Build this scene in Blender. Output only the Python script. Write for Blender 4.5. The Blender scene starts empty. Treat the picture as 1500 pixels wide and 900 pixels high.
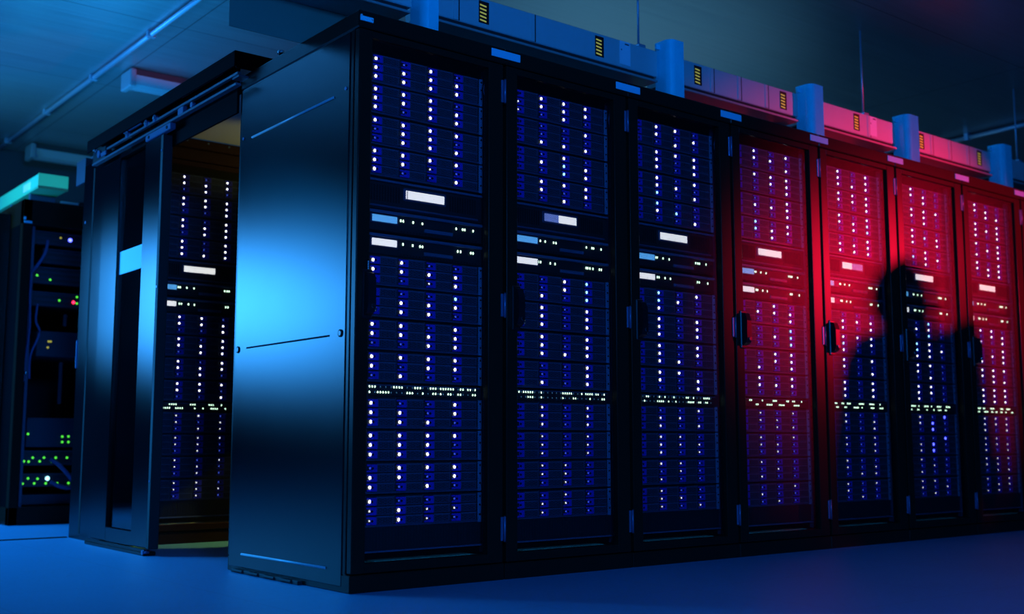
import bpy, bmesh, math, random
from mathutils import Vector, Matrix
random.seed(7)
S = bpy.context.scene
C = S.collection
PI = math.pi

# ------------------------------------------------------------------ materials
def mat(name, col, rough=0.5, metal=0.0, spec=0.5, noise=0.0, nscale=30.0, bump=0.0, aniso=None, coat=0.0):
    m = bpy.data.materials.new(name); m.use_nodes = True
    nt = m.node_tree; b = nt.nodes['Principled BSDF']
    b.inputs['Base Color'].default_value = (*col, 1)
    b.inputs['Roughness'].default_value = rough
    b.inputs['Metallic'].default_value = metal
    b.inputs['Specular IOR Level'].default_value = spec
    b.inputs['Coat Weight'].default_value = coat
    if noise or bump:
        tc = nt.nodes.new('ShaderNodeTexCoord')
        n = nt.nodes.new('ShaderNodeTexNoise'); n.inputs['Scale'].default_value = nscale
        n.inputs['Detail'].default_value = 4
        src = tc.outputs['Object']
        if aniso:
            mp = nt.nodes.new('ShaderNodeMapping'); mp.inputs['Scale'].default_value = aniso
            nt.links.new(src, mp.inputs[0]); src = mp.outputs[0]
        nt.links.new(src, n.inputs['Vector'])
        if noise:
            r = nt.nodes.new('ShaderNodeMapRange')
            r.inputs['To Min'].default_value = 1 - noise; r.inputs['To Max'].default_value = 1 + noise
            nt.links.new(n.outputs['Fac'], r.inputs['Value'])
            mx = nt.nodes.new('ShaderNodeVectorMath'); mx.operation = 'SCALE'
            mx.inputs[0].default_value = col
            nt.links.new(r.outputs[0], mx.inputs['Scale'])
            nt.links.new(mx.outputs[0], b.inputs['Base Color'])
        if bump:
            bp = nt.nodes.new('ShaderNodeBump'); bp.inputs['Strength'].default_value = bump
            bp.inputs['Distance'].default_value = 0.002
            nt.links.new(n.outputs['Fac'], bp.inputs['Height']); nt.links.new(bp.outputs[0], b.inputs['Normal'])
    return m

def glow(name, col, strength):
    m = bpy.data.materials.new(name); m.use_nodes = True
    b = m.node_tree.nodes['Principled BSDF']
    b.inputs['Base Color'].default_value = (*[min(1, c) for c in col], 1)
    b.inputs['Emission Color'].default_value = (*col, 1)
    b.inputs['Emission Strength'].default_value = strength
    b.inputs['Roughness'].default_value = 0.4
    return m

M = {}
M['inside'] = mat('rack_interior', (0.006, 0.006, 0.007), 0.7)
M['chassis'] = mat('server_dark_metal', (0.018, 0.022, 0.030), 0.5, noise=0.1, nscale=80)
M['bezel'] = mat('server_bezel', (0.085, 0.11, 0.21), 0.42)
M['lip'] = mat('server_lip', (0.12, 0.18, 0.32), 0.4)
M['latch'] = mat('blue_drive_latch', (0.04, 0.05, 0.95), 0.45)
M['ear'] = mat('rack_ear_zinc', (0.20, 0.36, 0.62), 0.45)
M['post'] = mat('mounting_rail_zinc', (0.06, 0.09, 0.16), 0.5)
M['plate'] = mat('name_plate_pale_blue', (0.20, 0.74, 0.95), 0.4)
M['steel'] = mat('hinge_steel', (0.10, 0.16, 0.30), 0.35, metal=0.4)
M['chrome'] = mat('lock_chrome', (0.75, 0.75, 0.8), 0.15, metal=1.0)
M['handle'] = mat('black_handle', (0.006, 0.006, 0.008), 0.35)
M['white'] = mat('white_print', (0.75, 0.78, 0.85), 0.5)
M['header'] = mat('header_black', (0.003, 0.003, 0.004), 0.7, spec=0.02)
M['slot'] = mat('dark_slot', (0.002, 0.002, 0.002), 0.9)
M['ridge'] = mat('ridge_painted_highlight', (0.55, 0.58, 0.62), 0.35)  # pale tone paints the highlight along the black panel's creases
M['duct'] = mat('duct_galvanised', (0.55, 0.58, 0.60), 0.45, metal=0.1, noise=0.06, nscale=12)
M['lipduct'] = mat('duct_flange', (0.45, 0.40, 0.40), 0.4, metal=0.3)
M['duct_under'] = mat('duct_gap_rubber', (0.02, 0.02, 0.02), 0.8)
M['duct_back'] = mat('duct_back_plate', (0.16, 0.20, 0.15), 0.5)
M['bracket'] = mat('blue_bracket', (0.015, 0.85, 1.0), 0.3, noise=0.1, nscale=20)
M['stk_black'] = mat('sticker_black', (0.006, 0.006, 0.006), 0.5)
M['stk_yellow'] = glow('sticker_yellow_added_glow', (0.80, 0.72, 0.10), 0.28)  # glow added so the printed bars stay yellow under blue light
M['paper'] = mat('paper_white', (0.80, 0.82, 0.90), 0.6)
M['ink'] = mat('paper_ink', (0.05, 0.05, 0.07), 0.7)
M['wall'] = mat('wall_paint', (0.05, 0.06, 0.08), 0.8, noise=0.1, nscale=3)
M['rail'] = mat('rail_aluminium', (0.08, 0.10, 0.14), 0.4, metal=0.3)
M['lampbody'] = mat('lamp_body', (0.28, 0.30, 0.34), 0.4)
M['lampglass'] = mat('lamp_cover_unlit', (0.38, 0.40, 0.44), 0.2)
M['lamptop'] = mat('lamp_tray_dark', (0.05, 0.05, 0.055), 0.5)
M['conduit'] = mat('conduit', (0.35, 0.40, 0.5), 0.35, metal=0.4)
M['rubber'] = mat('black_rubber', (0.008, 0.008, 0.009), 0.7)
M['film'] = mat('frosted_film', (0.80, 0.88, 0.95), 0.55)
M['roof'] = mat('roof_panel_polycarbonate', (0.60, 0.60, 0.55), 0.6)
M['tray'] = mat('green_duct', (0.10, 0.62, 0.40), 0.5)
M['trayend'] = mat('green_duct_end', (0.42, 0.62, 0.22), 0.5)
M['cable'] = mat('patch_cable', (0.06, 0.11, 0.28), 0.5)
M['greyblue'] = mat('grey_equipment', (0.022, 0.032, 0.055), 0.5)
M['grit'] = mat('rack_base_tray', (0.60, 0.62, 0.34), 0.6, noise=0.9, nscale=130)
M['led'] = glow('led_white', (1.0, 1.0, 0.86), 4.5)
M['led_mid'] = glow('led_white_mid', (0.95, 0.97, 0.95), 1.6)
M['led_cyan'] = glow('led_cyan', (0.35, 0.85, 1.0), 3.0)
M['led_dim'] = glow('led_blue_dim', (0.08, 0.16, 1.0), 0.7)
M['led_blue'] = glow('led_blue', (0.08, 0.10, 1.0), 7.0)
M['led_port'] = glow('led_port', (0.65, 1.0, 0.72), 3.0)
M['led_portdim'] = glow('led_port_dim', (0.10, 0.30, 0.45), 0.4)
M['led_green'] = glow('led_green', (0.10, 0.9, 0.05), 1.2)
M['led_red'] = glow('led_red', (1.0, 0.02, 0.08), 4.0)
M['led_warm'] = glow('led_amber', (0.5, 0.45, 0.05), 0.8)
M['lcd'] = glow('display_white', (0.93, 0.95, 0.92), 1.25)
M['lcd_blue'] = glow('display_blue', (0.10, 0.42, 0.85), 1.1)
M['lcd_grey'] = glow('display_greyblue', (0.12, 0.20, 0.55), 1.0)
M['skin'] = mat('skin', (0.45, 0.28, 0.2), 0.5)
M['cloth'] = mat('dark_clothes', (0.04, 0.04, 0.06), 0.8)
M['hair'] = mat('hair', (0.02, 0.015, 0.01), 0.6)

def paint(name, col, rough, ior):
    m = bpy.data.materials.new(name); m.use_nodes = True
    nt = m.node_tree; N = nt.nodes; L = nt.links; out = N['Material Output']; N.remove(N['Principled BSDF'])
    d = N.new('ShaderNodeBsdfDiffuse'); d.inputs[0].default_value = (*col, 1)
    g = N.new('ShaderNodeBsdfGlossy'); g.distribution = 'BECKMANN'
    tc = N.new('ShaderNodeTexCoord'); n = N.new('ShaderNodeTexNoise'); n.inputs['Scale'].default_value = 9; n.inputs['Detail'].default_value = 5
    L.new(tc.outputs['Object'], n.inputs['Vector'])
    r = N.new('ShaderNodeMapRange'); r.inputs['To Min'].default_value = rough * .985; r.inputs['To Max'].default_value = rough * 1.015
    L.new(n.outputs['Fac'], r.inputs['Value']); L.new(r.outputs[0], g.inputs['Roughness'])
    f = N.new('ShaderNodeFresnel'); f.inputs[0].default_value = ior
    mx = N.new('ShaderNodeMixShader'); L.new(f.outputs[0], mx.inputs[0]); L.new(d.outputs[0], mx.inputs[1]); L.new(g.outputs[0], mx.inputs[2])
    L.new(mx.outputs[0], out.inputs['Surface'])
    return m
M['panel'] = paint('side_panel_paint', (0.004, 0.004, 0.005), 0.29, 1.4)
M['frame'] = paint('rack_black_paint', (0.030, 0.013, 0.009), 0.34, 1.25)

def perforated():
    m = bpy.data.materials.new('perforated_steel'); m.use_nodes = True
    nt = m.node_tree; N = nt.nodes; L = nt.links
    b = N['Principled BSDF']; out = N['Material Output']
    b.inputs['Base Color'].default_value = (0.005, 0.004, 0.004, 1); b.inputs['Roughness'].default_value = 0.45
    tc = N.new('ShaderNodeTexCoord'); sp = N.new('ShaderNodeSeparateXYZ'); L.new(tc.outputs['Object'], sp.inputs[0])
    def mth(op, a, c=None):
        n = N.new('ShaderNodeMath'); n.operation = op
        for i, v in enumerate((a, c)):
            if v is None: continue
            if isinstance(v, (int, float)): n.inputs[i].default_value = v
            else: L.new(v, n.inputs[i])
        return n.outputs[0]
    P = 0.0046
    u = mth('DIVIDE', sp.outputs['X'], P); v = mth('DIVIDE', sp.outputs['Z'], P * 1.7320508)
    def cell(off):
        a = mth('SUBTRACT', mth('FRACT', mth('ADD', u, off)), 0.5)
        c = mth('MULTIPLY', mth('SUBTRACT', mth('FRACT', mth('ADD', v, off)), 0.5), 1.7320508)
        return mth('SQRT', mth('ADD', mth('MULTIPLY', a, a), mth('MULTIPLY', c, c)))
    d = mth('MINIMUM', cell(0.0), cell(0.5))
    hole = mth('LESS_THAN', d, 0.455)
    tr = N.new('ShaderNodeBsdfTransparent'); mx = N.new('ShaderNodeMixShader')
    L.new(hole, mx.inputs[0]); L.new(b.outputs[0], mx.inputs[1]); L.new(tr.outputs[0], mx.inputs[2])
    L.new(mx.outputs[0], out.inputs['Surface'])
    return m
M['mesh'] = perforated()

def glassmat():
    m = bpy.data.materials.new('door_glass'); m.use_nodes = True
    nt = m.node_tree; N = nt.nodes; L = nt.links; out = N['Material Output']; N.remove(N['Principled BSDF'])
    tr = N.new('ShaderNodeBsdfTransparent'); tr.inputs[0].default_value = (0.45, 0.5, 0.55, 1)
    g = N.new('ShaderNodeBsdfGlossy'); g.inputs['Roughness'].default_value = 0.04
    f = N.new('ShaderNodeFresnel'); f.inputs[0].default_value = 1.45
    mx = N.new('ShaderNodeMixShader'); L.new(f.outputs[0], mx.inputs[0]); L.new(tr.outputs[0], mx.inputs[1]); L.new(g.outputs[0], mx.inputs[2])
    L.new(mx.outputs[0], out.inputs['Surface'])
    return m
M['glass'] = glassmat()

def floormat():
    m = mat('raised_floor_tiles', (0.26, 0.30, 0.36), 0.5)
    nt = m.node_tree; N = nt.nodes; L = nt.links; b = N['Principled BSDF']
    tc = N.new('ShaderNodeTexCoord')
    n = N.new('ShaderNodeTexNoise'); n.inputs['Scale'].default_value = 60; n.inputs['Detail'].default_value = 6
    n2 = N.new('ShaderNodeTexNoise'); n2.inputs['Scale'].default_value = 1.4
    br = N.new('ShaderNodeTexBrick'); br.offset = 0.0; br.inputs['Scale'].default_value = 1.0
    br.inputs['Brick Width'].default_value = 0.6; br.inputs['Row Height'].default_value = 0.6
    br.inputs['Mortar Size'].default_value = 0.0012
    br.inputs['Color1'].default_value = br.inputs['Color2'].default_value = (0.07, 0.26, 0.42, 1)
    br.inputs['Mortar'].default_value = (0.09, 0.16, 0.26, 1)
    mp = N.new('ShaderNodeMapping'); mp.inputs['Location'].default_value = (0.3, -0.06, 0)
    L.new(tc.outputs['Object'], mp.inputs[0]); L.new(mp.outputs[0], br.inputs['Vector'])
    L.new(tc.outputs['Object'], n.inputs['Vector']); L.new(tc.outputs['Object'], n2.inputs['Vector'])
    ad = N.new('ShaderNodeMath'); ad.operation = 'ADD'; L.new(n.outputs['Fac'], ad.inputs[0]); L.new(n2.outputs['Fac'], ad.inputs[1])
    r = N.new('ShaderNodeMapRange'); r.inputs['From Max'].default_value = 2.0; r.inputs['To Min'].default_value = 0.75; r.inputs['To Max'].default_value = 1.25
    L.new(ad.outputs[0], r.inputs['Value'])
    sc = N.new('ShaderNodeVectorMath'); sc.operation = 'SCALE'; L.new(br.outputs['Color'], sc.inputs[0]); L.new(r.outputs[0], sc.inputs['Scale'])
    L.new(sc.outputs[0], b.inputs['Base Color'])
    return m
def ceilmat():
    m = mat('ceiling_metal_sheet', (0.34, 0.37, 0.40), 0.36, metal=0.55)
    nt = m.node_tree; N = nt.nodes; L = nt.links; b = N['Principled BSDF']
    tc = N.new('ShaderNodeTexCoord')
    br = N.new('ShaderNodeTexBrick'); br.offset = 0.0; br.inputs['Scale'].default_value = 1.0
    br.inputs['Brick Width'].default_value = 4.0; br.inputs['Row Height'].default_value = 1.2
    br.inputs['Mortar Size'].default_value = 0.003
    br.inputs['Color1'].default_value = (0.34, 0.37, 0.40, 1); br.inputs['Color2'].default_value = (0.31, 0.34, 0.37, 1)
    br.inputs['Mortar'].default_value = (0.10, 0.11, 0.12, 1)
    mp = N.new('ShaderNodeMapping'); mp.inputs['Location'].default_value = (-0.42 + 4.0, -0.07, 0)
    L.new(tc.outputs['Object'], mp.inputs[0]); L.new(mp.outputs[0], br.inputs['Vector'])
    n = N.new('ShaderNodeTexNoise'); n.inputs['Scale'].default_value = 6; n.inputs['Detail'].default_value = 5
    mp2 = N.new('ShaderNodeMapping'); mp2.inputs['Scale'].default_value = (0.25, 9, 1)
    L.new(tc.outputs['Object'], mp2.inputs[0]); L.new(mp2.outputs[0], n.inputs['Vector'])
    r = N.new('ShaderNodeMapRange'); r.inputs['To Min'].default_value = 0.78; r.inputs['To Max'].default_value = 1.22
    L.new(n.outputs['Fac'], r.inputs['Value'])
    sc = N.new('ShaderNodeVectorMath'); sc.operation = 'SCALE'; L.new(br.outputs['Color'], sc.inputs[0]); L.new(r.outputs[0], sc.inputs['Scale'])
    L.new(sc.outputs[0], b.inputs['Base Color'])
    r2 = N.new('ShaderNodeMapRange'); r2.inputs['To Min'].default_value = 0.27; r2.inputs['To Max'].default_value = 0.44
    L.new(n.outputs['Fac'], r2.inputs['Value']); L.new(r2.outputs[0], b.inputs['Roughness'])
    return m

# ------------------------------------------------------------------ geometry helpers
class MB:
    def __init__(s): s.bm = bmesh.new(); s.mats = []
    def mi(s, m):
        if m not in s.mats: s.mats.append(m)
        return s.mats.index(m)
    def _tag(s, verts, m, smooth=False):
        i = s.mi(m); fs = set(f for v in verts for f in v.link_faces)
        for f in fs: f.material_index = i; f.smooth = smooth
        return fs
    def box(s, x0, x1, y0, y1, z0, z1, m, bev=0.0, seg=1):
        r = bmesh.ops.create_cube(s.bm, size=1)
        vs = r['verts']
        for v in vs:
            v.co = Vector(((x0 + x1) / 2 + v.co.x * (x1 - x0), (y0 + y1) / 2 + v.co.y * (y1 - y0), (z0 + z1) / 2 + v.co.z * (z1 - z0)))
        s._tag(vs, m)
        if bev > 0:
            es = list(set(e for v in vs for e in v.link_edges))
            r2 = bmesh.ops.bevel(s.bm, geom=es, offset=bev, segments=seg, affect='EDGES', profile=0.5)
            i = s.mi(m)
            for f in r2['faces']: f.material_index = i; f.smooth = seg > 1
        return s
    def cyl(s, p0, p1, r, m, n=16, r2=None):
        p0 = Vector(p0); p1 = Vector(p1); d = p1 - p0
        mtx = Matrix.Translation((p0 + p1) / 2) @ d.to_track_quat('Z', 'Y').to_matrix().to_4x4()
        k = bmesh.ops.create_cone(s.bm, cap_ends=True, segments=n, radius1=r, radius2=r if r2 is None else r2, depth=d.length, matrix=mtx)
        fs = s._tag(k['verts'], m, True)
        for f in fs:
            if len(f.verts) > 4: f.smooth = False
        return s
    def ball(s, c, r, m, sc=(1, 1, 1), u=10, v=6):
        k = bmesh.ops.create_uvsphere(s.bm, u_segments=u, v_segments=v, radius=r,
            matrix=Matrix.Translation(c) @ Matrix.Diagonal((*sc, 1)))
        s._tag(k['verts'], m, True); return s
    def tube(s, pts, r, m, n=8):
        pts = [Vector(p) for p in pts]; rings = []
        for i, p in enumerate(pts):
            t = (pts[min(i + 1, len(pts) - 1)] - pts[max(i - 1, 0)]).normalized()
            q = t.to_track_quat('Z', 'Y')
            rings.append([s.bm.verts.new(p + q @ Vector((r * math.cos(2 * PI * k / n), r * math.sin(2 * PI * k / n), 0))) for k in range(n)])
        i = s.mi(m)
        for a, b in zip(rings, rings[1:]):
            for k in range(n):
                f = s.bm.faces.new((a[k], a[(k + 1) % n], b[(k + 1) % n], b[k])); f.material_index = i; f.smooth = True
        for rg, rev in ((rings[0], True), (rings[-1], False)):
            f = s.bm.faces.new(rg[::-1] if rev else rg); f.material_index = i
        return s
    def prism(s, poly, axis, a, b, m):
        """poly: 2-D points in the two other axes, extruded along axis from a to b"""
        def P(p, t):
            return {'x': (t, p[0], p[1]), 'y': (p[0], t, p[1]), 'z': (p[0], p[1], t)}[axis]
        A = [s.bm.verts.new(P(p, a)) for p in poly]; B = [s.bm.verts.new(P(p, b)) for p in poly]
        i = s.mi(m); fs = [s.bm.faces.new(A), s.bm.faces.new(B[::-1])]
        for k in range(len(poly)):
            fs.append(s.bm.faces.new((A[k], B[k], B[(k + 1) % len(poly)], A[(k + 1) % len(poly)])))
        for f in fs: f.material_index = i
        bmesh.ops.recalc_face_normals(s.bm, faces=fs)
        return s
    def data(s, name):
        me = bpy.data.meshes.new(name); s.bm.to_mesh(me); s.bm.free()
        for m in s.mats: me.materials.append(M[m])
        return me
    def build(s, name, parent=None, loc=(0, 0, 0)):
        return ob(name, s.data(name), parent, loc)

def ob(name, data, parent=None, loc=(0, 0, 0), rot=(0, 0, 0)):
    o = bpy.data.objects.new(name, data); C.objects.link(o)
    o.location = loc; o.rotation_euler = rot
    if parent is not None: o.parent = parent
    return o
def tag(o, label=None, cat=None, group=None, kind=None):
    if label: o['label'] = label
    if cat: o['category'] = cat
    if group: o['group'] = group
    if kind: o['kind'] = kind
    return o
def thing(name, label, cat, loc=(0, 0, 0), rz=0, group=None):
    return tag(ob(name, None, None, loc, (0, 0, rz)), label, cat, group)

# ------------------------------------------------------------------ setting
ZC = 2.6
M['floor'] = floormat(); M['ceil'] = ceilmat()
X0, X1, Y0, Y1 = -5.0, 9.0, -6.0, 5.62
tag(MB().box(X0, X1, Y0, Y1, -0.1, 0, 'floor').build('floor'), kind='structure')
tag(MB().box(X0, X1, Y0, Y1, ZC, ZC + 0.1, 'ceil').build('ceiling'), kind='structure')
tag(MB().box(X0 - 0.1, X0, Y0, Y1, 0, ZC, 'wall').build('wall_left'), kind='structure')
tag(MB().box(X1, X1 + 0.1, Y0, Y1, 0, ZC, 'wall').build('wall_right'), kind='structure')
tag(MB().box(X0, X1, Y1, Y1 + 0.1, 0, ZC, 'wall').build('wall_back'), kind='structure')
tag(MB().box(X0, X1, Y0 - 0.1, Y0, 0, ZC, 'wall').build('wall_front'), kind='structure')
tag(MB().box(-4.9, -0.005, 2.665, 2.695, 0.0, 0.004, 'rubber').build('trim_1'), kind='structure')

# ------------------------------------------------------------------ rack cabinet
RN = {1: 'the corner cabinet nearest the viewer', 2: 'the second cabinet from the corner', 3: 'the third cabinet from the corner',
      4: 'the fourth cabinet from the corner', 5: 'the fifth cabinet from the corner', 6: 'the sixth cabinet from the corner',
      7: 'the rightmost filled cabinet', 8: 'the cabinet behind the sliding door'}
W, H, D = 0.6, 1.842, 0.87
def rack(x0, y0, label, end_left=False, lock=True, depth=D, group='server cabinets of the front row', plate=True, n=0):
    R = thing('server_cabinet', label, 'server cabinet', (x0, y0, 0), 0, group)
    d = depth
    b = MB()
    b.box(0, W - .001, 0.0, d, 1.785, H, 'frame', .004)              # roof cap
    b.box(0.001, W - .002, 0.004, d - .004, 0.0, 0.054, 'frame', .003)  # plinth
    b.box(0.004, 0.022, 0.034, d - .02, .054, 1.785, 'inside')
    b.box(W - .022, W - .004, 0.034, d - .02, .054, 1.785, 'inside')
    b.box(0.022, W - .022, d - .03, d - .01, .054, 1.785, 'inside')
    b.box(0.0225, W - .0225, 0.20, 0.21, .12, 1.78, 'inside')
    if end_left:
        b.box(0.003, 0.05, 0.034, 0.052, .054, 1.785, 'frame', .002)
        b.box(0.003, 0.03, d - .016, d, .054, 1.785, 'frame', .002)
    b.box(0.021, 0.064, 1 and y0 * 0 + 0.012, 0.0125, 0.0215, 0.0225, 'slot')
    b.build('frame', R)
    # mounting rails
    for x in (0.045, 0.545):
        q = MB().box(x, x + .016, .052, .075, .09, 1.765, 'post', .001)
        for k in range(34): q.box(x + .005, x + .011, .0515, .0525, .13 + k * .048, .14 + k * .048, 'slot')
        q.build('mounting_rail', R)
    MB().box(.06, .54, .05, .19, .075, .082, 'grit').box(.12, .50, .055, .10, .082, .088, 'grit', .002).build('base_tray', R)
    # cable ring on the right rail
    pts = [(.548 - .026 * math.sin(t), .028, 1.685 + .034 * math.cos(t)) for t in [PI * k / 14 for k in range(15)]]
    MB().tube(pts, .0022, 'steel', 6).build('cable_ring', R)
    # door
    dr = MB()
    x1, x2, x3, x4 = .003, .052, .524, .588
    dr.box(x1, x2, 0, .028, .058, 1.781, 'frame', .003, 2)
    dr.box(x3, x4, 0, .028, .058, 1.781, 'frame', .003, 2)
    dr.box(x2 - .002, x3 + .002, .0005, .0275, 1.757, 1.7805, 'frame', .002)
    dr.box(x2 - .002, x3 + .002, .0005, .0275, .0585, .088, 'frame', .002)
    dr = dr.build('door', R)
    me = MB().box(.050, .526, .0135, .0145, .086, 1.759, 'mesh').build('perforated_panel', dr)
    for z0, z1 in ((1.641, 1.726), (.884, .967), (.127, .21)):
        h = MB().cyl((.5925, -.004, z0), (.5925, -.004, z1), .0045, 'steel', 10)
        h.box(.578, .587, -.004, .001, z0 + .002, z1 - .002, 'steel', .001)
        h.cyl((.5925, -.004, z0 - .003), (.5925, -.004, z0), .006, 'handle', 10).cyl((.5925, -.004, z1), (.5925, -.004, z1 + .003), .006, 'handle', 10)
        h.build('hinge', dr)
    hd = MB()
    hd.prism([(-.004, .852), (-.026, .862), (-.034, .885), (-.034, .955), (-.024, .985), (-.004, .990)], 'x', .030, .058, 'handle')
    hd.box(.026, .062, -.006, .002, .842, .998, 'handle', .003)
    hd = hd.build('door_handle', dr)
    MB().cyl((.0575, -.018, .872), (.0665, -.018, .872), .0075, 'chrome', 14).cyl((.049, -.0365, .880), (.049, -.031, .880), .0075, 'chrome', 14).box(.058, .064, -.022, -.014, .878, .893, 'chrome', .002).build('door_lock', dr)
    # name plate (over the joint to the next cabinet)
    if plate:
        tag(MB().box(-.0645, .0645, -.004, -.0002, -.014, .014, 'plate', .0012).build('name_plate', None, (x0 + .5985, y0, 1.817)),
            'pale blue name plate above the right edge of ' + RN[n], 'name plate', 'name plates along the roof edge')
    if end_left:
        p = MB().box(0.0, 0.012, .053, d - .016, .017, 1.782, 'panel', .003, 2)
        p = p.build('side_panel', R)
        p['label'] = 'flat black steel side panel with three long creases'
        MB().cyl((-.001, .152, 1.585), (-.001, .757, 1.580), .0042, 'ridge', 8).build('crease', p)
        MB().box(-.0006, .002, .152, .757, .794, .800, 'slot').build('slot', p)
        MB().cyl((-.001, .149, .067), (-.001, .750, .064), .0042, 'ridge', 8).build('crease', p)
        for y, z in ((.075, 1.596), (.83, 1.590)):
            MB().cyl((-.003, y, z), (.002, y, z), .006, 'steel', 12).build('screw', p)
        for y, z in ((.082, .800), (.825, .795)):
            MB().cyl((-.003, y, z), (.002, y, z), .0125, 'slot', 16).cyl((-.0045, y, z), (-.002, y, z), .008, 'handle', 12).build('panel_lock', p)
        q = MB().box(-.016, .003, .30, .80, 0, .012, 'rubber', .002)
        for k in range(4): q.box(-.022, -.004, .34 + k * .12, .42 + k * .12, .004, .012, 'rubber', .002)
        q.build('foot_strip', R)
        # little badge on the roof cap
        bd = MB().box(.004, .053, -.003, .001, 1.806, 1.822, 'bracket', .001)
        bd.box(.018, .030, -.0034, -.0028, 1.812, 1.816, 'white').box(.034, .050, -.0034, -.0028, 1.812, 1.816, 'white').box(.046, .050, -.0034, -.0028, 1.808, 1.820, 'white')
        bd.ball((.007, -.003, 1.822), .004, 'white').build('badge', R)
        # small row of marks on the door stile
        k_ = MB()
        for k in range(5): k_.box(.046, .0495, -.0012, .001, 1.000 + k * .0056, 1.0035 + k * .0056, 'white')
        k_.build('mark_strip', dr)
    return R

# ------------------------------------------------------------------ rack equipment (data shared by every copy)
LP = 0.109
def d_chassis():
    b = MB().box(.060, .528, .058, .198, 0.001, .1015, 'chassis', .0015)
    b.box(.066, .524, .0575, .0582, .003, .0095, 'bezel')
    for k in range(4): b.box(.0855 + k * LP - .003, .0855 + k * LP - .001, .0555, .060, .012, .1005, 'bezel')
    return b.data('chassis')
def d_ear():
    b = MB().box(0, .016, .055, .062, .002, .1005, 'ear', .001)
    for z in (.028, .060, .088): b.cyl((.008, .0535, z), (.008, .056, z), .0035, 'slot', 8)
    return b.data('ear')
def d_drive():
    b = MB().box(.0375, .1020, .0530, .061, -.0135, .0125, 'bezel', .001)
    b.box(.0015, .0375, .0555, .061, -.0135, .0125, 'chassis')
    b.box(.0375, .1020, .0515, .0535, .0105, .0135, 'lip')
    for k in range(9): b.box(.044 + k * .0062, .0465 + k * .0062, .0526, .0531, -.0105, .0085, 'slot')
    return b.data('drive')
def d_latch():
    b = MB().box(.0165, .0375, .0500, .056, -.0130, .0120, 'latch', .0012)
    b.box(.0015, .0165, .0515, .056, .0060, .0120, 'latch', .001).box(.0015, .0165, .0515, .056, -.0130, -.0070, 'latch', .001)
    b.cyl((.0205, .0494, -.0005), (.0205, .0505, -.0005), .0042, 'slot', 10)
    return b.data('latch')
def d_led(m, r=.0050):
    return MB().ball((0, 0, 0), r, m, (1, .5, 1.15), 10, 6).data('led')
CH, EAR, DRV, LAT = d_chassis(), d_ear(), d_drive(), d_latch()
LEDS = {'1': d_led('led', .0048), 'c': d_led('led_cyan'), '0': d_led('led_dim', .0032), '2': d_led('led_blue', .0060), 's': d_led('led_mid', .0030), 'm': d_led('led_mid', .0040), 'n': d_led('led', .0042)}
PORT = MB().ball((0, 0, 0), .0030, 'led_port', (1, .5, 1.3), 8, 5).data('port_led')
PORTD = MB().ball((0, 0, 0), .0022, 'led_portdim', (1, .5, 1.3), 6, 4).data('port_led')
STAT = MB().ball((0, 0, 0), .0036, 'led_port', (1, .5, 1.4), 8, 5).data('status_led')

def shelf(x0, y0, ztop, rows, label, group):
    """three rows of four drive trays; ztop is the height of the first row of lamps"""
    R = thing('disk_shelf', label, 'disk shelf', (x0, y0, ztop - .083), 0, group)
    ob('chassis', CH, R)
    ob('ear', EAR, R, (.524, 0, 0)); ob('ear', EAR, R, (.064, 0, 0))
    for r in range(3):
        for c in range(4):
            dv = ob('drive', DRV, R, (.0855 + c * LP, 0, .083 - r * .030))
            ob('latch', LAT, dv)
            k = rows[r][c]
            if k in LEDS: ob('led', LEDS[k], dv, (.0125, .0535, 0))
    return R

def d_2u():
    b = MB().box(.062, .540, .060, .198, .002, .100, 'chassis', .0015)
    b.box(.075, .527, .056, .062, .012, .090, 'chassis', .002)
    b.box(.064, .538, .052, .062, .092, .100, 'lip', .001).box(.075, .520, .054, .062, .008, .014, 'bezel', .001)
    b.box(.212, .384, .054, .060, .040, .082, 'bezel', .002)
    b.box(.080, .205, .0545, .0575, .020, .086, 'chassis').box(.392, .520, .0545, .0575, .020, .086, 'chassis')
    for k in range(11):
        b.box(.086 + k * .0105, .092 + k * .0105, .0538, .0548, .026, .080, 'slot')
        b.box(.398 + k * .0105, .404 + k * .0105, .0538, .0548, .026, .080, 'slot')
    return b.data('chassis')
def d_1u():
    b = MB().box(.062, .540, .060, .198, .002, .070, 'chassis', .0015)
    b.box(.064, .538, .052, .062, .059, .069, 'lip', .001)
    b.box(.298, .414, .055, .062, .014, .026, 'lip', .001)
    b.box(.088, .194, .055, .060, .026, .056, 'bezel', .001)
    for k in range(26): b.box(.205 + k * .0122, .212 + k * .0122, .0594, .0602, .006, .010, 'slot')
    return b.data('chassis')
C2U, C1U = d_2u(), d_1u()
DISP2 = {}
def disp2(kind):
    if kind not in DISP2:
        b = MB()
        if kind == 'gap': b.box(.221, .2245, .0525, .0545, .046, .074, 'lcd').box(.2285, .376, .0525, .0545, .046, .074, 'lcd', .0008)
        elif kind == 'half': b.box(.221, .288, .0525, .0545, .046, .074, 'lcd_grey').box(.288, .376, .0525, .0545, .046, .074, 'lcd', .0008)
        elif kind == 'fade': b.box(.221, .292, .0525, .0545, .046, .074, 'lcd').box(.292, .376, .0525, .0545, .046, .074, 'lcd_grey')
        else: b.box(.221, .376, .0525, .0545, .046, .074, 'lcd', .0008)
        DISP2[kind] = b.data('display')
    return DISP2[kind]
D1 = {k: MB().box(.093, .188, .053, .0555, .030, .0525, k, .0008).data('display') for k in ('lcd', 'lcd_blue')}
D1S = {k: MB().box(.093, .150, .053, .0555, .030, .0525, k, .0008).data('display') for k in ('lcd', 'lcd_blue')}

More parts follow.
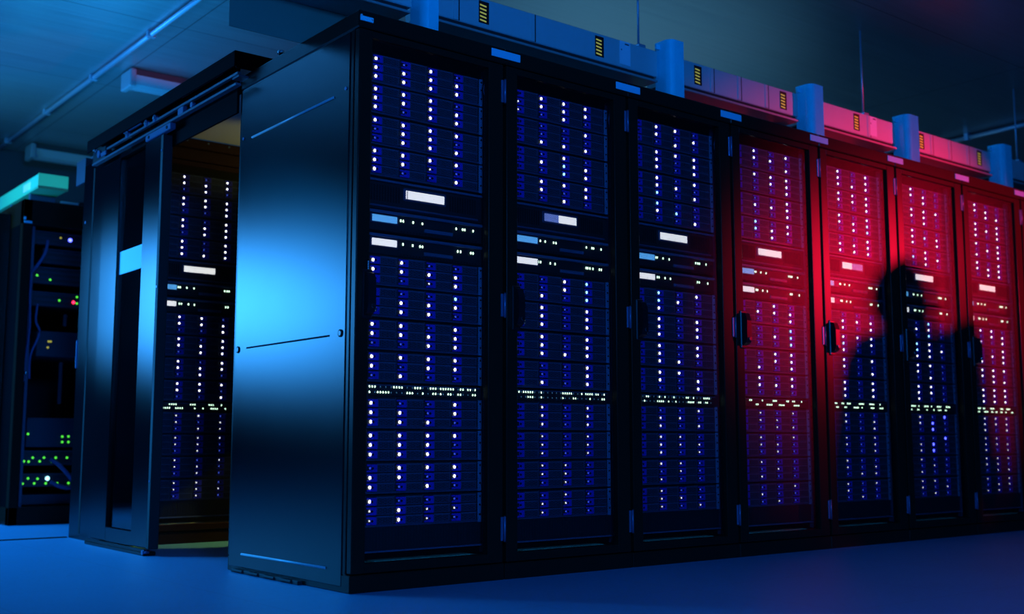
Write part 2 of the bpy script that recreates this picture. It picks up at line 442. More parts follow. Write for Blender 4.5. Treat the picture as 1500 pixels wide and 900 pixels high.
CSW = MB().box(.062, .540, .058, .198, .001, .046, 'chassis', .001).box(.070, .530, .0565, .059, .0405, .0445, 'bezel')
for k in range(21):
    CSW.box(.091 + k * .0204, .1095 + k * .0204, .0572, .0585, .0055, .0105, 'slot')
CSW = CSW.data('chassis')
def switch(x0, y0, rowa, rowb, label, group, dim=True, z=.597):
    R = thing('network_switch', label, 'network switch', (x0, y0, z), 0, group)
    ob('chassis', CSW, R)
    for i in range(42):
        x = .0935 + i * .0102
        for lit, zz in ((rowa, .037), (rowb, .0195)):
            if i in lit: ob('port_led', PORT, R, (x, .0565, zz))
            elif dim and i % 2 == 0: ob('port_led', PORTD, R, (x, .0565, zz))
    return R
BLK = MB().box(.062, .540, .060, .12, .119, .193, 'chassis', .001)
for k in range(40): BLK.box(.070 + k * .0117, .075 + k * .0117, .0588, .061, .122, .190, 'chassis')
BLK.box(.058, .542, .050, .075, .113, .1185, 'lip', .0008)
BLK = BLK.data('blanking_panel')

ORD = ['top', 'second', 'third', 'bottom']
def fill(x0, y0, pat, where, d2='plain', blue=True, port=None, stat=None, dim=True, short=False, far=0):
    g = 'disk shelves in ' + where
    zs = [('upper', [1.713, 1.610, 1.505, 1.402]), ('middle', [1.042, .939, .834, .730]), ('lower', [.582, .479, .376, .272])]
    i = 0
    for blk, zz in zs:
        for k, z in enumerate(zz):
            rows = pat[i] if not far else [q.replace('1', 'm' if blk == 'lower' else 'n') if far > 1 or blk == 'lower' else q for q in pat[i]]
            shelf(x0, y0, z, rows, '%s disk shelf of the %s block, blue-latched drives, in %s' % (ORD[k], blk, where), g); i += 1
    R = thing('storage_server', 'tall server with wide lit display in the middle, in %s' % where, 'server', (x0, y0, 1.212))
    ob('chassis', C2U, R); ob('display', disp2(d2), R)
    s1, s2 = stat
    for nm, z, kk, st in (('upper', 1.1395, 'lcd_blue' if blue else 'lcd', s1), ('lower', 1.0615, 'lcd', s2)):
        R = thing('rack_server', '%s thin server, %s display at left, in %s' % (nm, 'pale blue' if kk == 'lcd_blue' else 'white', where), 'server', (x0, y0, z))
        ob('chassis', C1U, R); ob('display', (D1S if short else D1)[kk], R)
        for x in st: ob('status_led', STAT, R, (x, .0585, .0435))
    switch(x0, y0, port[0], port[1], 'thin switch with two rows of tiny green-white lamps, in %s' % where, None, dim)
    tag(ob('blanking_panel', BLK, None, (x0, y0, 0)), 'ribbed black blanking panel below the lowest disk shelf, in %s' % where, 'panel')

def P(s): return [r.split(',') for r in s.split()]
PAT = {
1: P("1010,1111,1111 1110,1111,1011 1111,0110,0111 1111,11s0,1001 1100,1111,.0s1 .00c,.111,.110 1101,1111,0011 1111,1011,0100 1001,1101,1110 1111,1110,1110 0111,1101,1010 1000,s1ss,s1s0"),
2: P(".111,s111,s010 .001,.000,.111 .010,.1c1,.0c1 .111,.101,.010 .01c,.01c,.10c .101,.101,.101 .101,.101,.111 .001,.001,.101 .101,.101,.101 .s0s,.s0s,.s0s .ss0,.ss0,.0s0 .0s0,.ss0,.s00"),
3: P(".110,.101,.010 .111,.101,.101 .101,.110,.c01 .c00,.1c0,.001 .c01,.c10,.100 .101,.101,.101 .101,.101,.110 .110,.101,.001 .001,.110,.101 .1s0,.1ss,.10s .1s0,.0s0,.s00 .s00,.ss0,.s0s"),
4: P(".101,.110,.001 .111,.011,.001 .001,.111,.001 .c01,.c11,.010 .010,.111,.001 .00c,.01c,.00c .011,.011,.101 .101,.111,.000 .s0s,.ss0,.0ss .s0s,.ss0,.0s0 .s00,.0s0,.s00 .00s,.s00,.0s0"),
5: P(".101,.101,.111 .111,.111,.001 .101,.11c,.01c .001,.111,.111 .000,.111,.101 .111,.c01,.100 .101,.100,.001 .101,.101,.101 .100,.101,.001 .s0s,.s0s,.00s .s00,.s0s,.0ss .s0s,.s00,.0s0"),
6: P(".100,.110,.010 .111,.110,.010 .100,.1c1,.101 .010,.c11,.010 .0c0,.110,.0c0 .c10,.c11,.110 .110,.100,.010 .110,.110,.100 .102,.120,.020 .002,.s20,.s20 .s00,.0s0,.s00 .ss0,.s0s,.0s0"),
7: P(".100,.110,.011 .101,.111,.101 .101,.011,.101 .101,.111,.011 .110,.011,.101 .101,.111,.101 .111,.110,.011 .111,.111,.111 .111,.111,.101 .ss0,.sss,.s0s .sss,.ss0,.0ss .s0s,.0ss,.ss0"),
8: P(".101,.111,.010 .111,.111,.001 .101,.111,.011 .101,.101,.111 .110,.111,.001 .101,.111,.011 .101,.111,.010 .111,.110,.001 .s10,.s0s,.0ss .sss,.ss0,.0s0 .s0s,.ss0,.0s0 .ss0,.sss,.0s0"),
}
RL = {1: 'black corner server cabinet with its broad blue-lit side panel showing',
      2: 'black mesh-door server cabinet, second in the front row from the corner',
      3: 'black mesh-door server cabinet, third in the front row from the corner',
      4: 'black mesh-door server cabinet, fourth from the corner, dimly red-lit',
      5: 'red-lit server cabinet, fifth in the front row from the corner',
      6: 'red-lit server cabinet with a dark shadow across it, sixth from the corner',
      7: 'brightest red-lit server cabinet, seventh from the corner near the right edge',
      8: 'server cabinet cut off by the right edge of the photo'}
pa1 = [0, 1, 2, 9, 10, 11, 12, 17, 18, 19, 23, 24, 25, 27, 28, 29, 30, 31, 32, 35, 36, 38, 39, 41]
pb1 = [0, 3, 4, 5, 6, 7, 14, 15, 16, 20, 24, 25, 27, 30, 31, 34, 35, 40, 41]
pa2 = [1, 3, 4, 5, 6, 7, 11, 21, 22, 23, 24, 25, 30, 32, 33, 34, 35, 37, 38, 41]
pb2 = [5, 6, 7, 11, 21, 26, 27, 34, 40, 41]
PO = {1: (pa1, pb1), 2: (pa2, pb2)}
for k in (3, 4, 5, 6, 7, 8):
    a, b = [], []
    for lst in (a, b):
        i = random.randint(2, 5)
        while i < 41:
            n = random.randint(1, 4); lst += list(range(i, min(i + n, 42))); i += n + random.randint(2, 6)
    PO[k] = (a, b)
ST = {1: ([.205, .215, .254, .291, .430, .457, .466, .502], [.215, .253, .282, .292, .437, .449, .492, .502]),
      2: ([.205, .228, .268, .280, .430, .458, .466, .505], [.196, .206, .252, .275, .428, .436, .447, .462, .495, .505])}
for k in (3, 4, 5, 6, 7, 8):
    ST[k] = ([.198, .207, .240, .275, .430, .442, .452, .492], [.206, .216, .250, .280, .438, .449, .500])
D2 = {1: 'gap', 2: 'half', 5: 'fade'}
for i in range(1, 9):
    rack((i - 1) * W, 0, RL[i], end_left=(i == 1), n=i, plate=(i < 8))
    if i < 8:
        fill((i - 1) * W, 0, PAT[i], RN[i], D2.get(i, 'plain'), True, PO[i], ST[i], dim=i < 4, short=i >= 5, far=0 if i == 1 else 1 if i < 4 else 2)

# second row, seen through the open aisle
R2 = rack(.064, 2.0, 'dark server cabinet in the back row beyond the open aisle', depth=.66, group='server cabinets of the back row', plate=False)
fill(.064, 2.0, PAT[8], RN[8], 'plain', True, PO[8], ST[8], dim=False, far=2)
ep = MB().box(-.066, -.002, -.0, .66, .0, 1.842, 'panel', .003)
ep.box(-.067, -.065, .50, .52, .03, 1.80, 'slot')
ep = ep.build('end_panel', R2)
MB().cyl((-.0665, .62, 1.545), (-.063, .62, 1.545), .008, 'steel', 10).build('screw', ep)
MB().box(-.072, -.064, .648, .658, .82, .96, 'steel', .002).build('edge_pull', ep)
tp = MB().box(0, W, -.02, .02, 1.842, 1.885, 'frame', .002)
for k in range(5): tp.cyl((.08 + k * .105, -.022, 1.872), (.08 + k * .105, -.018, 1.872), .005, 'steel', 8)
tp.build('top_rail', R2)

# ------------------------------------------------------------------ sliding door, its header and the aisle roof
dr = thing('sliding_door', 'dark sliding aisle door with a tall glass pane, pushed open', 'door', (0, 0, 0))
XA, XB = -.046, -.012
f = MB()
f.box(XA, XB, 1.535, 1.715, .03, 1.75, 'panel', .003).box(XA, XB, 2.02, 2.24, .03, 1.75, 'panel', .003)
f.box(XA + .0005, XB - .0005, 1.713, 2.022, .03, .088, 'panel').box(XA + .0005, XB - .0005, 1.713, 2.022, 1.745, 1.7495, 'panel')
f.build('door_frame', dr)
MB().box(-.031, -.027, 1.712, 2.023, .086, 1.747, 'glass').build('glass_pane', dr)
tag(MB().box(-.0335, -.0315, 1.712, 2.023, 1.208, 1.312, 'film').build('frosted_band', dr), 'pale frosted band across the dark glass')
MB().box(XA - .002, XB + .006, 1.505, 1.5345, .028, 1.75, 'rubber', .003).build('edge_seal', dr)
MB().cyl((XA - .004, 1.52, .3), (XA, 1.52, .3), .005, 'steel', 8).cyl((XA - .004, 1.52, 1.1), (XA, 1.52, 1.1), .005, 'steel', 8).cyl((XA - .004, 1.52, 1.68), (XA, 1.52, 1.68), .005, 'steel', 8).build('screw', dr)
gr = thing('door_track', 'low dark floor track under the sliding aisle door', 'door track', (0, 0, 0))
MB().box(-.056, -.002, 1.54, 2.26, 0, .016, 'frame', .003).box(-.052, -.046, 1.54, 2.26, .016, .026, 'frame').build('track', gr)
MB().cyl((-.058, 1.548, .014), (-.03, 1.548, .014), .010, 'steel', 10).build('roller', gr)

hd = thing('sliding_door_header', 'long black overhead rail box with rollers above the aisle opening', 'door rail', (0, 0, 0))
h = MB().box(-.060, .10, .80, 2.46, 1.900, 1.915, 'header', .002)
h.box(-.060, -.052, .80, 2.46, 1.855, 1.901, 'header', .001)
h.box(-.052, .10, .80, .808, 1.85, 1.901, 'header').box(.092, .10, .808, 1.97, 1.844, 1.901, 'header')
h.box(-.010, .0, .876, 1.99, 1.700, 1.900, 'header', .001)
h.build('housing', hd)
MB().box(-.046, -.032, .80, 2.44, 1.826, 1.836, 'rail', .001).build('guide_rail', hd)
MB().box(-.052, -.030, .80, 2.40, 1.782, 1.792, 'rail', .001).build('guide_rail', hd)
MB().box(-.044, -.036, .95, 1.35, 1.866, 1.872, 'rail', .001).build('stiffener', hd)
MB().box(-.040, .05, .802, .86, 1.818, 1.826, 'rail', .001).build('end_bracket', hd)
for y in (1.62, 1.72, 1.95, 2.36):
    MB().cyl((-.050, y, 1.842), (-.026, y, 1.842), .016, 'steel', 14).cyl((-.054, y, 1.842), (-.050, y, 1.842), .007, 'chrome', 8).build('roller', hd)
MB().box(-.054, -.030, 1.42, 1.70, 1.752, 1.780, 'steel', .003).cyl((-.057, 1.46, 1.765), (-.054, 1.46, 1.765), .007, 'handle', 10).cyl((-.057, 1.66, 1.765), (-.054, 1.66, 1.765), .007, 'handle', 10).build('hanger', hd)
MB().box(-.050, -.032, 1.30, 1.36, 1.790, 1.822, 'steel', .003).build('hanger', hd)
MB().cyl((-.050, 1.22, 1.806), (-.034, 1.22, 1.806), .012, 'steel', 12).build('pulley', hd)
q = MB().box(-.050, -.020, 2.22, 2.40, 1.79, 1.85, 'handle', .004)
q.cyl((-.058, 2.30, 1.82), (-.05, 2.30, 1.82), .018, 'steel', 14).cyl((-.058, 2.37, 1.86), (-.05, 2.37, 1.86), .012, 'lampbody', 12).box(-.056, -.05, 2.20, 2.27, 1.80, 1.82, 'steel', .002)
q.build('drive_unit', hd)
MB().box(-.048, -.036, 1.78, 2.0, 1.855, 1.872, 'steel', .002).build('stiffener', hd)
rp = MB().box(.003, 2.2, .90, 1.978, 1.888, 1.894, 'roof', .001).build('aisle_roof_panel')
tag(rp, 'pale translucent roof panel over the aisle, lit yellow', 'roof panel')
bt = MB().cyl((.124, .79, 1.842), (.124, .79, 1.944), .007, 'chrome', 10).cyl((.124, .79, 1.935), (.124, .79, 1.948), .014, 'chrome', 6).build('eye_bolt')
tag(bt, 'small shiny bolt standing on the corner cabinet roof beside the door rail', 'bolt')
bk = MB().box(-.064, -.052, .660, .80, 1.76, 1.885, 'rail', .002).box(-.0635, .06, .6605, .672, 1.76, 1.885, 'rail', .002)
tag(bk.build('corner_bracket', R2), 'pale blue corner bracket')

# ------------------------------------------------------------------ overhead busway over the front row
YD = 0.25
kf = (YD + 3.0489) / (0.15 + 3.0489)
def ox(x): return -1.7989 + (x + 1.7989) * kf
def oz(z): return .4551 + (z - .4551) * kf
posts = [(.306, .366), (1.527, 1.607), (2.466, 2.556), (3.256, 3.353), (4.19, 4.287)]
segs = [(-.32, .300), (.372, 1.520), (1.612, 2.455), (2.560, 3.248), (3.358, 4.180), (4.292, 5.0)]
OWN = ['at the far left above the corner cabinet', 'above the second cabinet, all blue', 'above the third cabinet, turning purple',
       'above the fifth cabinet, brightest pink', 'above the sixth cabinet, purple pink', 'at the right edge, dull purple']
ZB, ZT = oz(1.966), oz(2.078)
stick = {1: [.591, 1.168], 2: [1.744, 2.322], 3: [2.891], 4: [3.462, 4.036]}
paper = {1: [1.303], 3: [3.024]}
joint = {1: [.477, .834], 2: [1.846, 2.026, 2.214], 3: [3.005], 4: [3.57, 3.747, 3.93], 0: [-.05], 5: [4.6]}
for i, (a, b) in enumerate(segs):
    xa, xb = ox(a), ox(b)
    T = thing('overhead_duct', 'grey metal overhead duct length ' + OWN[i], 'duct', (0, 0, 0), 0, 'overhead duct lengths on the cabinets')
    MB().box(xa, xb, YD, YD + .16, ZB, ZT, 'duct', .003).build('duct_body', T)
    MB().box(xa + .015, xb - .015, YD - .016, YD + .15, ZB - .030, ZB - .020, 'lipduct', .002).box(xa + .02, xb - .02, YD + .004, YD + .14, ZB - .021, ZB + .001, 'duct_under').build('lower_rail', T)
    MB().box(xa + .01, xb - .01, YD + .150, YD + .154, H, ZB + .01, 'duct_back').build('back_plate', T)
    MB().cyl((xa + .02, YD - .018, ZB - .02), (xa + .02, YD - .004, ZB - .02), .008, 'chrome', 10).build('end_fixing', T)
    for x in joint.get(i, []):
        x = ox(x); MB().box(x, x + .022, YD - .003, YD + .001, ZB + .002, ZT - .002, 'duct', .001).box(x + .024, x + .028, YD - .0015, YD + .001, ZB + .002, ZT - .002, 'slot').build('joint_strip', T)
    for x in stick.get(i, []):
        x = ox(x); z0, z1 = oz(1.983), oz(2.066)
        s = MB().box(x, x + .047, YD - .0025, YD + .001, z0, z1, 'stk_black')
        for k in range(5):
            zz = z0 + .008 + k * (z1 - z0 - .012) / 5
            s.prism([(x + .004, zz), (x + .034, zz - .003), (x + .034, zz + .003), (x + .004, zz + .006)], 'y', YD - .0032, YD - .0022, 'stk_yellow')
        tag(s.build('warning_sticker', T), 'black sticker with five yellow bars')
    for x in paper.get(i, []):
        x = ox(x); z0, z1 = oz(1.978), oz(2.076)
        s = MB().box(x, x + .060, YD - .0025, YD + .001, z0, z1, 'paper')
        s.box(x + .028, x + .052, YD - .003, YD - .002, z1 - .014, z1 - .008, 'ink').box(x + .006, x + .011, YD - .003, YD - .002, z0 + .060, z0 + .066, 'ink')
        tag(s.build('paper_label', T), 'white paper label')
PW = ['leftmost, beside the first striped sticker', 'behind the third cabinet name plate', 'left of the brightest pink duct length', 'right of the brightest pink duct length', 'nearest the right edge of the photo']
for i, (a, b) in enumerate(posts):
    xa, xb = ox(a), ox(b)
    T = thing('duct_post', 'bright blue upright duct post, ' + PW[i], 'post', (0, 0, 0), 0, 'blue uprights holding the overhead duct')
    zt = oz(2.118)
    n = 8; poly = [(xa, YD + .02)]
    w = xb - xa
    for k in range(n + 1):
        t = PI * k / n / 2
        poly.append((xa + w * .38 * (1 - math.cos(t)), YD - .035 - .035 * math.sin(t)))
    poly += [(xb, YD - .07), (xb, YD + .02)]
    MB().prism(poly, 'z', H, zt, 'bracket').build('upright', T)
    MB().box(xa - .02, xb + .004, YD - .075, YD + .03, H, H + .006, 'bracket', .001).build('foot_plate', T)
    MB().box(xa - .022, xa, YD - .01, YD, zt - .035, zt - .012, 'bracket', .001).build('side_tab', T)
for i, (x, lab) in enumerate(((1.561, 'left one, above the white paper label of the blue duct'), (3.196, 'middle one, above the pink duct'), (4.775, 'right one, near the right edge of the photo'))):
    r = thing('hanger_rod', 'thin ceiling hanger rod, ' + lab, 'rod', (0, 0, 0), 0, 'hanger rods above the duct')
    MB().cyl((x, .30, ZT), (x, .30, ZC), .005, 'conduit', 8).build('rod', r)
    MB().box(x - .012, x + .03, .285, .315, ZT - .002, ZT + .03, 'conduit', .002).build('clamp', r)

# ------------------------------------------------------------------ ceiling fittings
for i, (x, y, L, lab) in enumerate(((.405, 3.30, 1.2, 'unlit tube light on the ceiling right above the aisle door rail'), (.44, 5.36, 1.2, 'unlit tube light on the ceiling farthest back at the left'))):
    T = thing('ceiling_light', lab, 'ceiling light', (x, y, ZC), 0, 'unlit tube lights')
    MB().box(.03, L - .03, -.055, .055, -.045, 0, 'lamptop', .004).build('tray', T)
    MB().prism([(-.075, -.045), (.075, -.045), (.055, -.095), (.02, -.112), (-.02, -.112), (-.055, -.095)], 'x', .03, L - .03, 'lampglass').build('diffuser', T)
    MB().box(0, .035, -.08, .08, -.115, -.01, 'lampbody', .006).build('end_cap', T)
    MB().box(L - .035, L, -.08, .08, -.115, -.01, 'lampbody', .006).build('end_cap', T)
    MB().box(.62, .66, -.084, .084, -.118, -.02, 'lampbody', .004).build('clip', T)
T = MB().cyl((.29, .4, ZC - .02), (.29, 5.6, ZC - .02), .014, 'conduit', 10)
for k in range(6): T.box(.268, .312, .8 + k * .9, .83 + k * .9, ZC - .036, ZC, 'conduit', .002)
tag(T.build('ceiling_conduit'), 'straight pale conduit running along the ceiling at upper left', 'pipe')
T = MB().cyl((5.50, 1.20, ZC - .03), (5.47, .2, ZC - .03), .016, 'conduit', 10).box(5.46, 5.50, .45, .48, ZC - .05, ZC, 'conduit', .002).box(5.475, 5.515, 1.0, 1.03, ZC - .05, ZC, 'conduit', .002)
tag(T.build('ceiling_conduit'), 'short blue pipe under the ceiling at the right edge', 'pipe')

# ------------------------------------------------------------------ open rack at the far left
XR, YR = -.02, 3.66
R = thing('open_rack', 'open dark equipment rack with cables at the far left', 'equipment rack', (XR, YR, 0))
b = MB()
b.box(0, .05, 0, .05, 0, 1.842, 'frame', .003).box(.55, .6, 0, .05, 0, 1.842, 'frame', .003)
b.box(0, .6, 0, .9, 1.70, 1.842, 'frame', .003).box(0, .6, 0, .9, 0, .10, 'frame', .003)
b.box(.0, .02, .05, .9, .1, 1.70, 'panel').box(.58, .6, .05, .9, .1, 1.70, 'panel').box(.02, .58, .88, .9, .1, 1.7, 'inside')
b.box(-.16, .0, .25, .9, .0, 1.79, 'frame', .003)
b.build('frame', R)
MB().box(.006, .050, -.004, .002, 1.703, 1.716, 'plate', .001).box(.004, .016, -.004, .002, 1.722, 1.738, 'plate', .001).build('name_plate', R)
MB().box(.070, .085, .06, .075, .10, 1.70, 'post').build('mounting_rail', R)
MB().box(.515, .53, .06, .075, .10, 1.70, 'post').build('mounting_rail', R)
def dev(name, z0, z1, label, cat, leds, mate='chassis', xl=.085, extra=None):
    T = thing(name, label, cat, (XR, YR, z0))
    h = z1 - z0
    b = MB().box(xl, .515, .085, .55, 0.002, h - .002, mate, .002)
    b.box(xl + .004, .51, .079, .086, h - .012, h - .003, 'greyblue', .001)
    for k in range(int(h / .03)):
        b.box(xl + .02, .50, .0825, .0855, .006 + k * .03, .018 + k * .03, 'greyblue')
    b.build('chassis', T)
    for (x, z, m) in leds:
        ob('led', OL[m], T, (x - XR, .080, z - z0))
    if extra: extra(T)
OL = {'g': MB().ball((0, 0, 0), .0065, 'led_green', (1, .5, 1), 8, 6).data('led'), 'r': MB().ball((0, 0, 0), .009, 'led_red', (1, .5, 1), 8, 6).data('led'),
      'b': MB().ball((0, 0, 0), .011, 'led_blue', (1, .5, 1), 8, 6).data('led'), 'w': MB().ball((0, 0, 0), .012, 'led_cyan', (1, .5, 1), 8, 6).data('led'),
      'y': MB().ball((0, 0, 0), .006, 'led_warm', (1, .5, 1), 8, 6).data('led')}
dev('equipment_unit', 1.60, 1.685, 'top unit in the open rack with one bright blue lamp', 'server', [(.271, 1.644, 'b'), (.216, 1.652, 'y')])
dev('equipment_unit', 1.49, 1.585, 'dark unit without lamps, second from top in the open rack', 'server', [], xl=.14)
dev('equipment_unit', 1.37, 1.475, 'unit with two green lamps in the upper open rack', 'server', [(.094, 1.419, 'g'), (.168, 1.399, 'g')])
dev('equipment_unit', 1.24, 1.33, 'unit with one red and three green lamps in the open rack', 'server', [(.225, 1.282, 'g'), (.306, 1.277, 'r'), (.325, 1.31, 'g'), (.326, 1.272, 'g')])
dev('equipment_unit', .95, 1.10, 'grey unit with faint amber lamps midway down the open rack', 'server', [(.188, 1.039, 'y'), (.173, 1.004, 'y'), (.176, 1.039, 'y')], 'greyblue', xl=.13)
dev('equipment_unit', .43, .60, 'unit with a square of four green lamps in the lower open rack', 'server', [(.088, .506, 'g'), (.278, .492, 'g'), (.313, .493, 'g'), (.279, .461, 'g'), (.314, .461, 'g')], 'greyblue', xl=.10)
dev('equipment_unit', .325, .415, 'switch with two rows of green lamps in the lower open rack', 'network switch', [(.120, .372, 'g'), (.182, .372, 'g'), (.247, .371, 'g'), (.310, .371, 'g'), (.073, .352, 'g'), (.099, .350, 'g'), (.159, .351, 'g'), (.227, .350, 'g'), (.253, .346, 'g')], xl=.086)
dev('equipment_unit', .205, .285, 'lowest lit switch in the open rack, with a white lamp among green', 'network switch', [(.100, .256, 'g'), (.152, .253, 'g'), (.206, .254, 'w'), (.072, .227, 'g'), (.135, .227, 'g'), (.198, .226, 'g'), (.262, .225, 'g'), (.325, .225, 'g')], xl=.086)
dev('equipment_unit', .105, .165, 'grey shelf at the foot of the open rack', 'shelf', [], 'greyblue', xl=.086)
def cable(pts, r, label):
    P_ = [Vector(p) for p in pts]; out = []
    for i in range(len(P_) - 1):
        p0, p1, p2, p3 = P_[max(i - 1, 0)], P_[i], P_[i + 1], P_[min(i + 2, len(P_) - 1)]
        for k in range(6):
            t = k / 6
            out.append(.5 * ((2 * p1) + (p2 - p0) * t + (2 * p0 - 5 * p1 + 4 * p2 - p3) * t * t + (3 * p1 - p0 - 3 * p2 + p3) * t ** 3))
    out.append(P_[-1])
    tag(MB().tube(out, r, 'cable', 8).build('patch_cable'), label, 'cable', 'cables in the open rack')
YC = 3.725
cable([(.138, YC, 1.625), (.128, YC - .02, 1.57), (.107, YC - .03, 1.516), (.075, YC - .02, 1.46), (.055, YC, 1.425)], .009, 'blue cable slanting down left in the upper open rack')
cable([(.060, YC, 1.44), (.050, YC - .02, 1.30), (.058, YC - .02, 1.12), (.048, YC - .01, .95), (.040, YC, .80)], .006, 'long cable hanging down the left of the open rack')
cable([(.10, YC, 1.25), (.09, YC - .02, 1.15), (.11, YC - .03, 1.08), (.07, YC - .02, .95), (.075, YC, .82)], .006, 'cable looping beside the grey unit in the open rack')
cable([(.215, YC, .362), (.254, YC - .04, .327), (.30, YC - .05, .275), (.345, YC - .03, .222)], .012, 'thick blue cable slanting down right in the lower open rack')
cable([(.22, YC, .235), (.26, YC - .03, .21), (.31, YC - .03, .20), (.335, YC, .205)], .012, 'short cable sagging below the white lamp')
for (x, z0, z1, lab) in ((.256, 1.13, 1.20, 'short pale strip hanging above the grey unit in the open rack'), (.245, .68, .92, 'long pale strip hanging below the grey unit in the open rack')):
    tag(MB().box(x - .010, x + .010, YC - .01, YC, z0, z1, 'greyblue', .003).build('cable_strap'), lab, 'strap')
tag(MB().box(.030, .046, YC - .03, YC - .005, .80, .93, 'steel', .004).ball((.046, YC - .035, .85), .010, 'chrome').build('rack_latch'), 'bright metal latch on the left side of the open rack', 'latch')
# the cabinet's black roof carries a green duct
T = thing('green_duct', 'green cable duct resting above the open rack at the far left', 'duct', (0, 0, 0))
MB().box(.078, .245, 3.754, 5.5, 1.937, 2.022, 'tray', .003).build('duct_body', T)
MB().box(.076, .247, 3.748, 3.754, 1.935, 2.024, 'trayend', .001).build('end_cap', T)
MB().box(.0755, .079, 3.90, 4.05, 1.955, 2.0, 'paper').build('paper_label', T)
for y in (3.95, 4.35): MB().box(.09, .235, y, y + .03, 1.842, 1.938, 'steel', .002).build('stand', T)
tag(MB().cyl((.20, 3.72, 1.855), (.40, 3.72, 1.855), .012, 'lampbody', 10).box(.30, .36, 3.70, 3.74, 1.843, 1.872, 'handle', .002).build('cable_bar'), 'pale bar lying on the open rack roof under the green duct', 'bar')

# ------------------------------------------------------------------ the person whose shadow falls on the red cabinets
def person():
    J = {'pel': (0, 0, .86, .17, .12), 'spine': (0, 0, 1.02, .17, .12), 'chest': (.0, 0, 1.25, .20, .13), 'neckb': (.02, 0, 1.39, .10, .07), 'neck': (-.01, 0, 1.44, .052, .054), 'head0': (-.015, -.01, 1.48, .070, .080), 'head1': (-.015, 0, 1.52, .072, .085),
         'shl': (-.18, 0, 1.37, .072, .065), 'ell': (-.255, .0, 1.06, .055, .055), 'wrl': (-.17, .20, .98, .03, .03), 'hal': (-.13, .25, .98, .030, .018),
         'shr': (.18, 0, 1.45, .072, .065), 'elr': (.26, .0, 1.09, .055, .055), 'wrr': (.17, .20, 1.02, .03, .03), 'har': (.13, .25, 1.02, .030, .018),
         'hil': (-.09, 0, .80, .105, .10), 'knl': (-.11, .02, .44, .065, .062), 'anl': (-.12, 0, .07, .040, .042), 'tol': (-.13, .14, .035, .035, .025),
         'hir': (.09, 0, .80, .105, .10), 'knr': (.11, .02, .44, .065, .062), 'anr': (.12, 0, .07, .040, .042), 'tor': (.13, .14, .035, .035, .025)}
    E_ = [('pel', 'spine'), ('spine', 'chest'), ('chest', 'neckb'), ('neckb', 'neck'), ('neck', 'head0'), ('head0', 'head1'), ('chest', 'shl'), ('shl', 'ell'), ('ell', 'wrl'), ('wrl', 'hal'),
          ('chest', 'shr'), ('shr', 'elr'), ('elr', 'wrr'), ('wrr', 'har'), ('pel', 'hil'), ('hil', 'knl'), ('knl', 'anl'), ('anl', 'tol'), ('pel', 'hir'), ('hir', 'knr'), ('knr', 'anr'), ('anr', 'tor')]
    for s, hn, sx in (('l', 'hal', 1), ('r', 'har', 1)):
        hx, hy, hz = J[hn][:3]
        wx, wy, wz = J['wr' + s][:3]
        dv = (Vector((hx, hy, hz)) - Vector((wx, wy, wz))).normalized()
        side = dv.cross(Vector((0, 0, 1))).normalized()
        for k, (o, ln) in enumerate(((-.026, .060), (-.009, .072), (.009, .068), (.026, .052))):
            p = Vector((hx, hy, hz)) + dv * .012 + side * o
            a = p + dv * ln * .5; c_ = a + dv * ln * .42 + Vector((0, 0, -.014))
            J['f%s%d' % (s, k)] = (*p, .0095, .0095); J['g%s%d' % (s, k)] = (*a, .0085, .0085); J['h%s%d' % (s, k)] = (*c_, .007, .007)
            E_ += [(hn, 'f%s%d' % (s, k)), ('f%s%d' % (s, k), 'g%s%d' % (s, k)), ('g%s%d' % (s, k), 'h%s%d' % (s, k))]
        o = -1 if s == 'l' else 1
        p = Vector((hx, hy, hz)) - dv * .015 + side * .034 * -o; q = p + dv * .035 + side * .016 * -o
        J['t' + s] = (*p, .011, .011); J['u' + s] = (*q, .008, .008)
        E_ += [(hn, 't' + s), ('t' + s, 'u' + s)]
    names = list(J)
    me = bpy.data.meshes.new('body'); me.from_pydata([J[n][:3] for n in names], [(names.index(a), names.index(b)) for a, b in E_], [])
    o = ob('person', me, None, (4.53, -1.45, 0))
    sk = o.modifiers.new('skin', 'SKIN')
    for i, n in enumerate(names):
        v = me.skin_vertices[0].data[i]; v.radius = J[n][3:5]; v.use_root = (n == 'pel')
    o.modifiers.new('sub', 'SUBSURF').levels = 2; o.modifiers['sub'].render_levels = 2
    me.materials.append(M['cloth'])
    tag(o, 'person in dark clothes standing right of the view, hands held in front of the waist', 'person')
    hr = MB().ball((-.025, -.018, 1.505), .082, 'hair', (1, 1.08, 1.0), 16, 10).build('hair', o)
    fc = MB().ball((-.025, .055, 1.475), .05, 'skin', (1, .7, 1.25), 14, 10).ball((-.025, .095, 1.475), .012, 'skin', (.8, 1, 1.4)).ball((-.045, .085, 1.495), .008, 'white').ball((-.005, .085, 1.495), .008, 'white').box(-.043, -.007, .083, .089, 1.440, 1.445, 'hair').ball((-.098, 0, 1.48), .018, 'skin', (.4, 1, 1.4)).ball((.048, 0, 1.48), .018, 'skin', (.4, 1, 1.4)).build('face', o)
    return o
person()

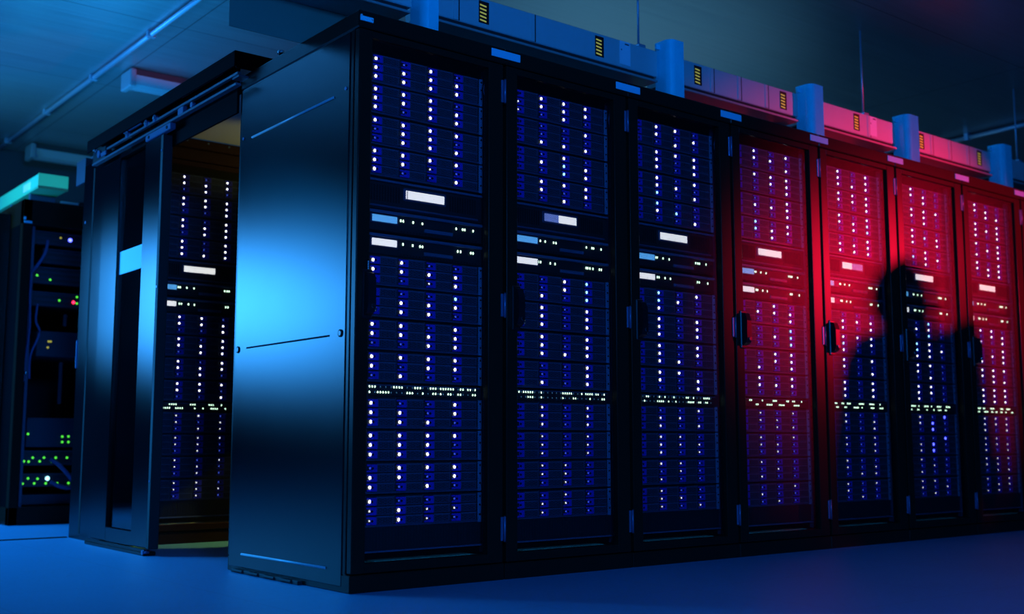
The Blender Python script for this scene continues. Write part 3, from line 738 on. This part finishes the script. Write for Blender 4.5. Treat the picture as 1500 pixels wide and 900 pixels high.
# ------------------------------------------------------------------ lights
def aim(o, t): o.rotation_euler = (Vector(t) - Vector(o.location)).to_track_quat('-Z', 'Y').to_euler()
def area(name, loc, target, size, col, power, size_y=None, spread=None):
    l = bpy.data.lights.new(name, 'AREA'); l.energy = power; l.color = col; l.size = size
    if size_y: l.shape = 'RECTANGLE'; l.size_y = size_y
    if spread: l.spread = math.radians(spread)
    o = bpy.data.objects.new(name, l); C.objects.link(o); o.location = loc; aim(o, target); return o
def spot(name, loc, target, ang, blend, col, power, rad=.05):
    l = bpy.data.lights.new(name, 'SPOT'); l.energy = power; l.color = col; l.spot_size = math.radians(ang); l.spot_blend = blend; l.shadow_soft_size = rad
    o = bpy.data.objects.new(name, l); C.objects.link(o); o.location = loc; aim(o, target); return o
area('blue_soft_lamp', (-2.0, 4.45, 1.44), (0, 1.2, .9), 1.5, (.035, .34, 1.0), 118, size_y=.72)
spot('added_blue_floor_fill', (-3.2, 4.3, 2.45), (-.7, 2.6, 0), 64, .8, (.0, .30, 1.0), 800, .08)  # unseen second source, added to brighten the floor and sliding door
area('blue_front_lamp', (-1.6, -5.2, 2.45), (2.2, 0, 1.1), 1.2, (.01, .23, 1.0), 250)
area('added_blue_ceiling_fill', (.12, 2.75, 1.95), (.12, 2.75, 2.6), .9, (.01, .30, .80), 17, size_y=2.4)  # unseen upward fill, added to brighten the ceiling at left
area('added_teal_ceiling_fill', (4.2, 3.4, 1.3), (4.2, 3.4, 2.6), 2.6, (.14, .48, .75), 24)  # added fill behind the front row, stands in for ambient on the ceiling
spot('red_lamp', (5.5, -2.5, 1.75), (3.62, 0, 1.26), 42, .85, (1.0, .004, .04), 950, .03)
spot('yellow_aisle_lamp', (1.5, 1.75, 1.2), (.42, 1.99, 0), 20, .3, (1.0, .92, .22), 60, .02)
spot('yellow_roof_lamp', (1.2, 1.40, 1.45), (.62, 1.80, 1.888), 48, .6, (1.0, .90, .14), 9, .02)
area('green_lamp', (-.9, 3.9, 1.75), (.1, 4.3, 2.0), .15, (.15, 1.0, .45), 1.6, spread=100)

w = bpy.data.worlds.new('World'); S.world = w; w.use_nodes = True
w.node_tree.nodes['Background'].inputs[0].default_value = (.01, .03, .08, 1)
w.node_tree.nodes['Background'].inputs[1].default_value = .05

# ------------------------------------------------------------------ camera
cam = bpy.data.cameras.new('camera'); co = bpy.data.objects.new('camera', cam); C.objects.link(co)
co.location = (-1.7989, -3.0489, .4551)
yaw, pit = .6721, .1194
co.rotation_euler = Vector((math.sin(yaw) * math.cos(pit), math.cos(yaw) * math.cos(pit), math.sin(pit))).to_track_quat('-Z', 'Y').to_euler()
cam.sensor_width = 36; cam.lens = 1661.76 / 1500 * 36
cam.clip_start = .05; cam.clip_end = 60
cam.dof.use_dof = True; cam.dof.focus_distance = 4.0; cam.dof.aperture_fstop = 2.2
S.camera = co
S.view_settings.view_transform = 'Standard'; S.view_settings.look = 'None'
S.view_settings.exposure = 0; S.view_settings.gamma = 1; S.view_settings.use_curve_mapping = False
S.cycles.use_denoising = True
S.cycles.transparent_max_bounces = 12; S.cycles.max_bounces = 6
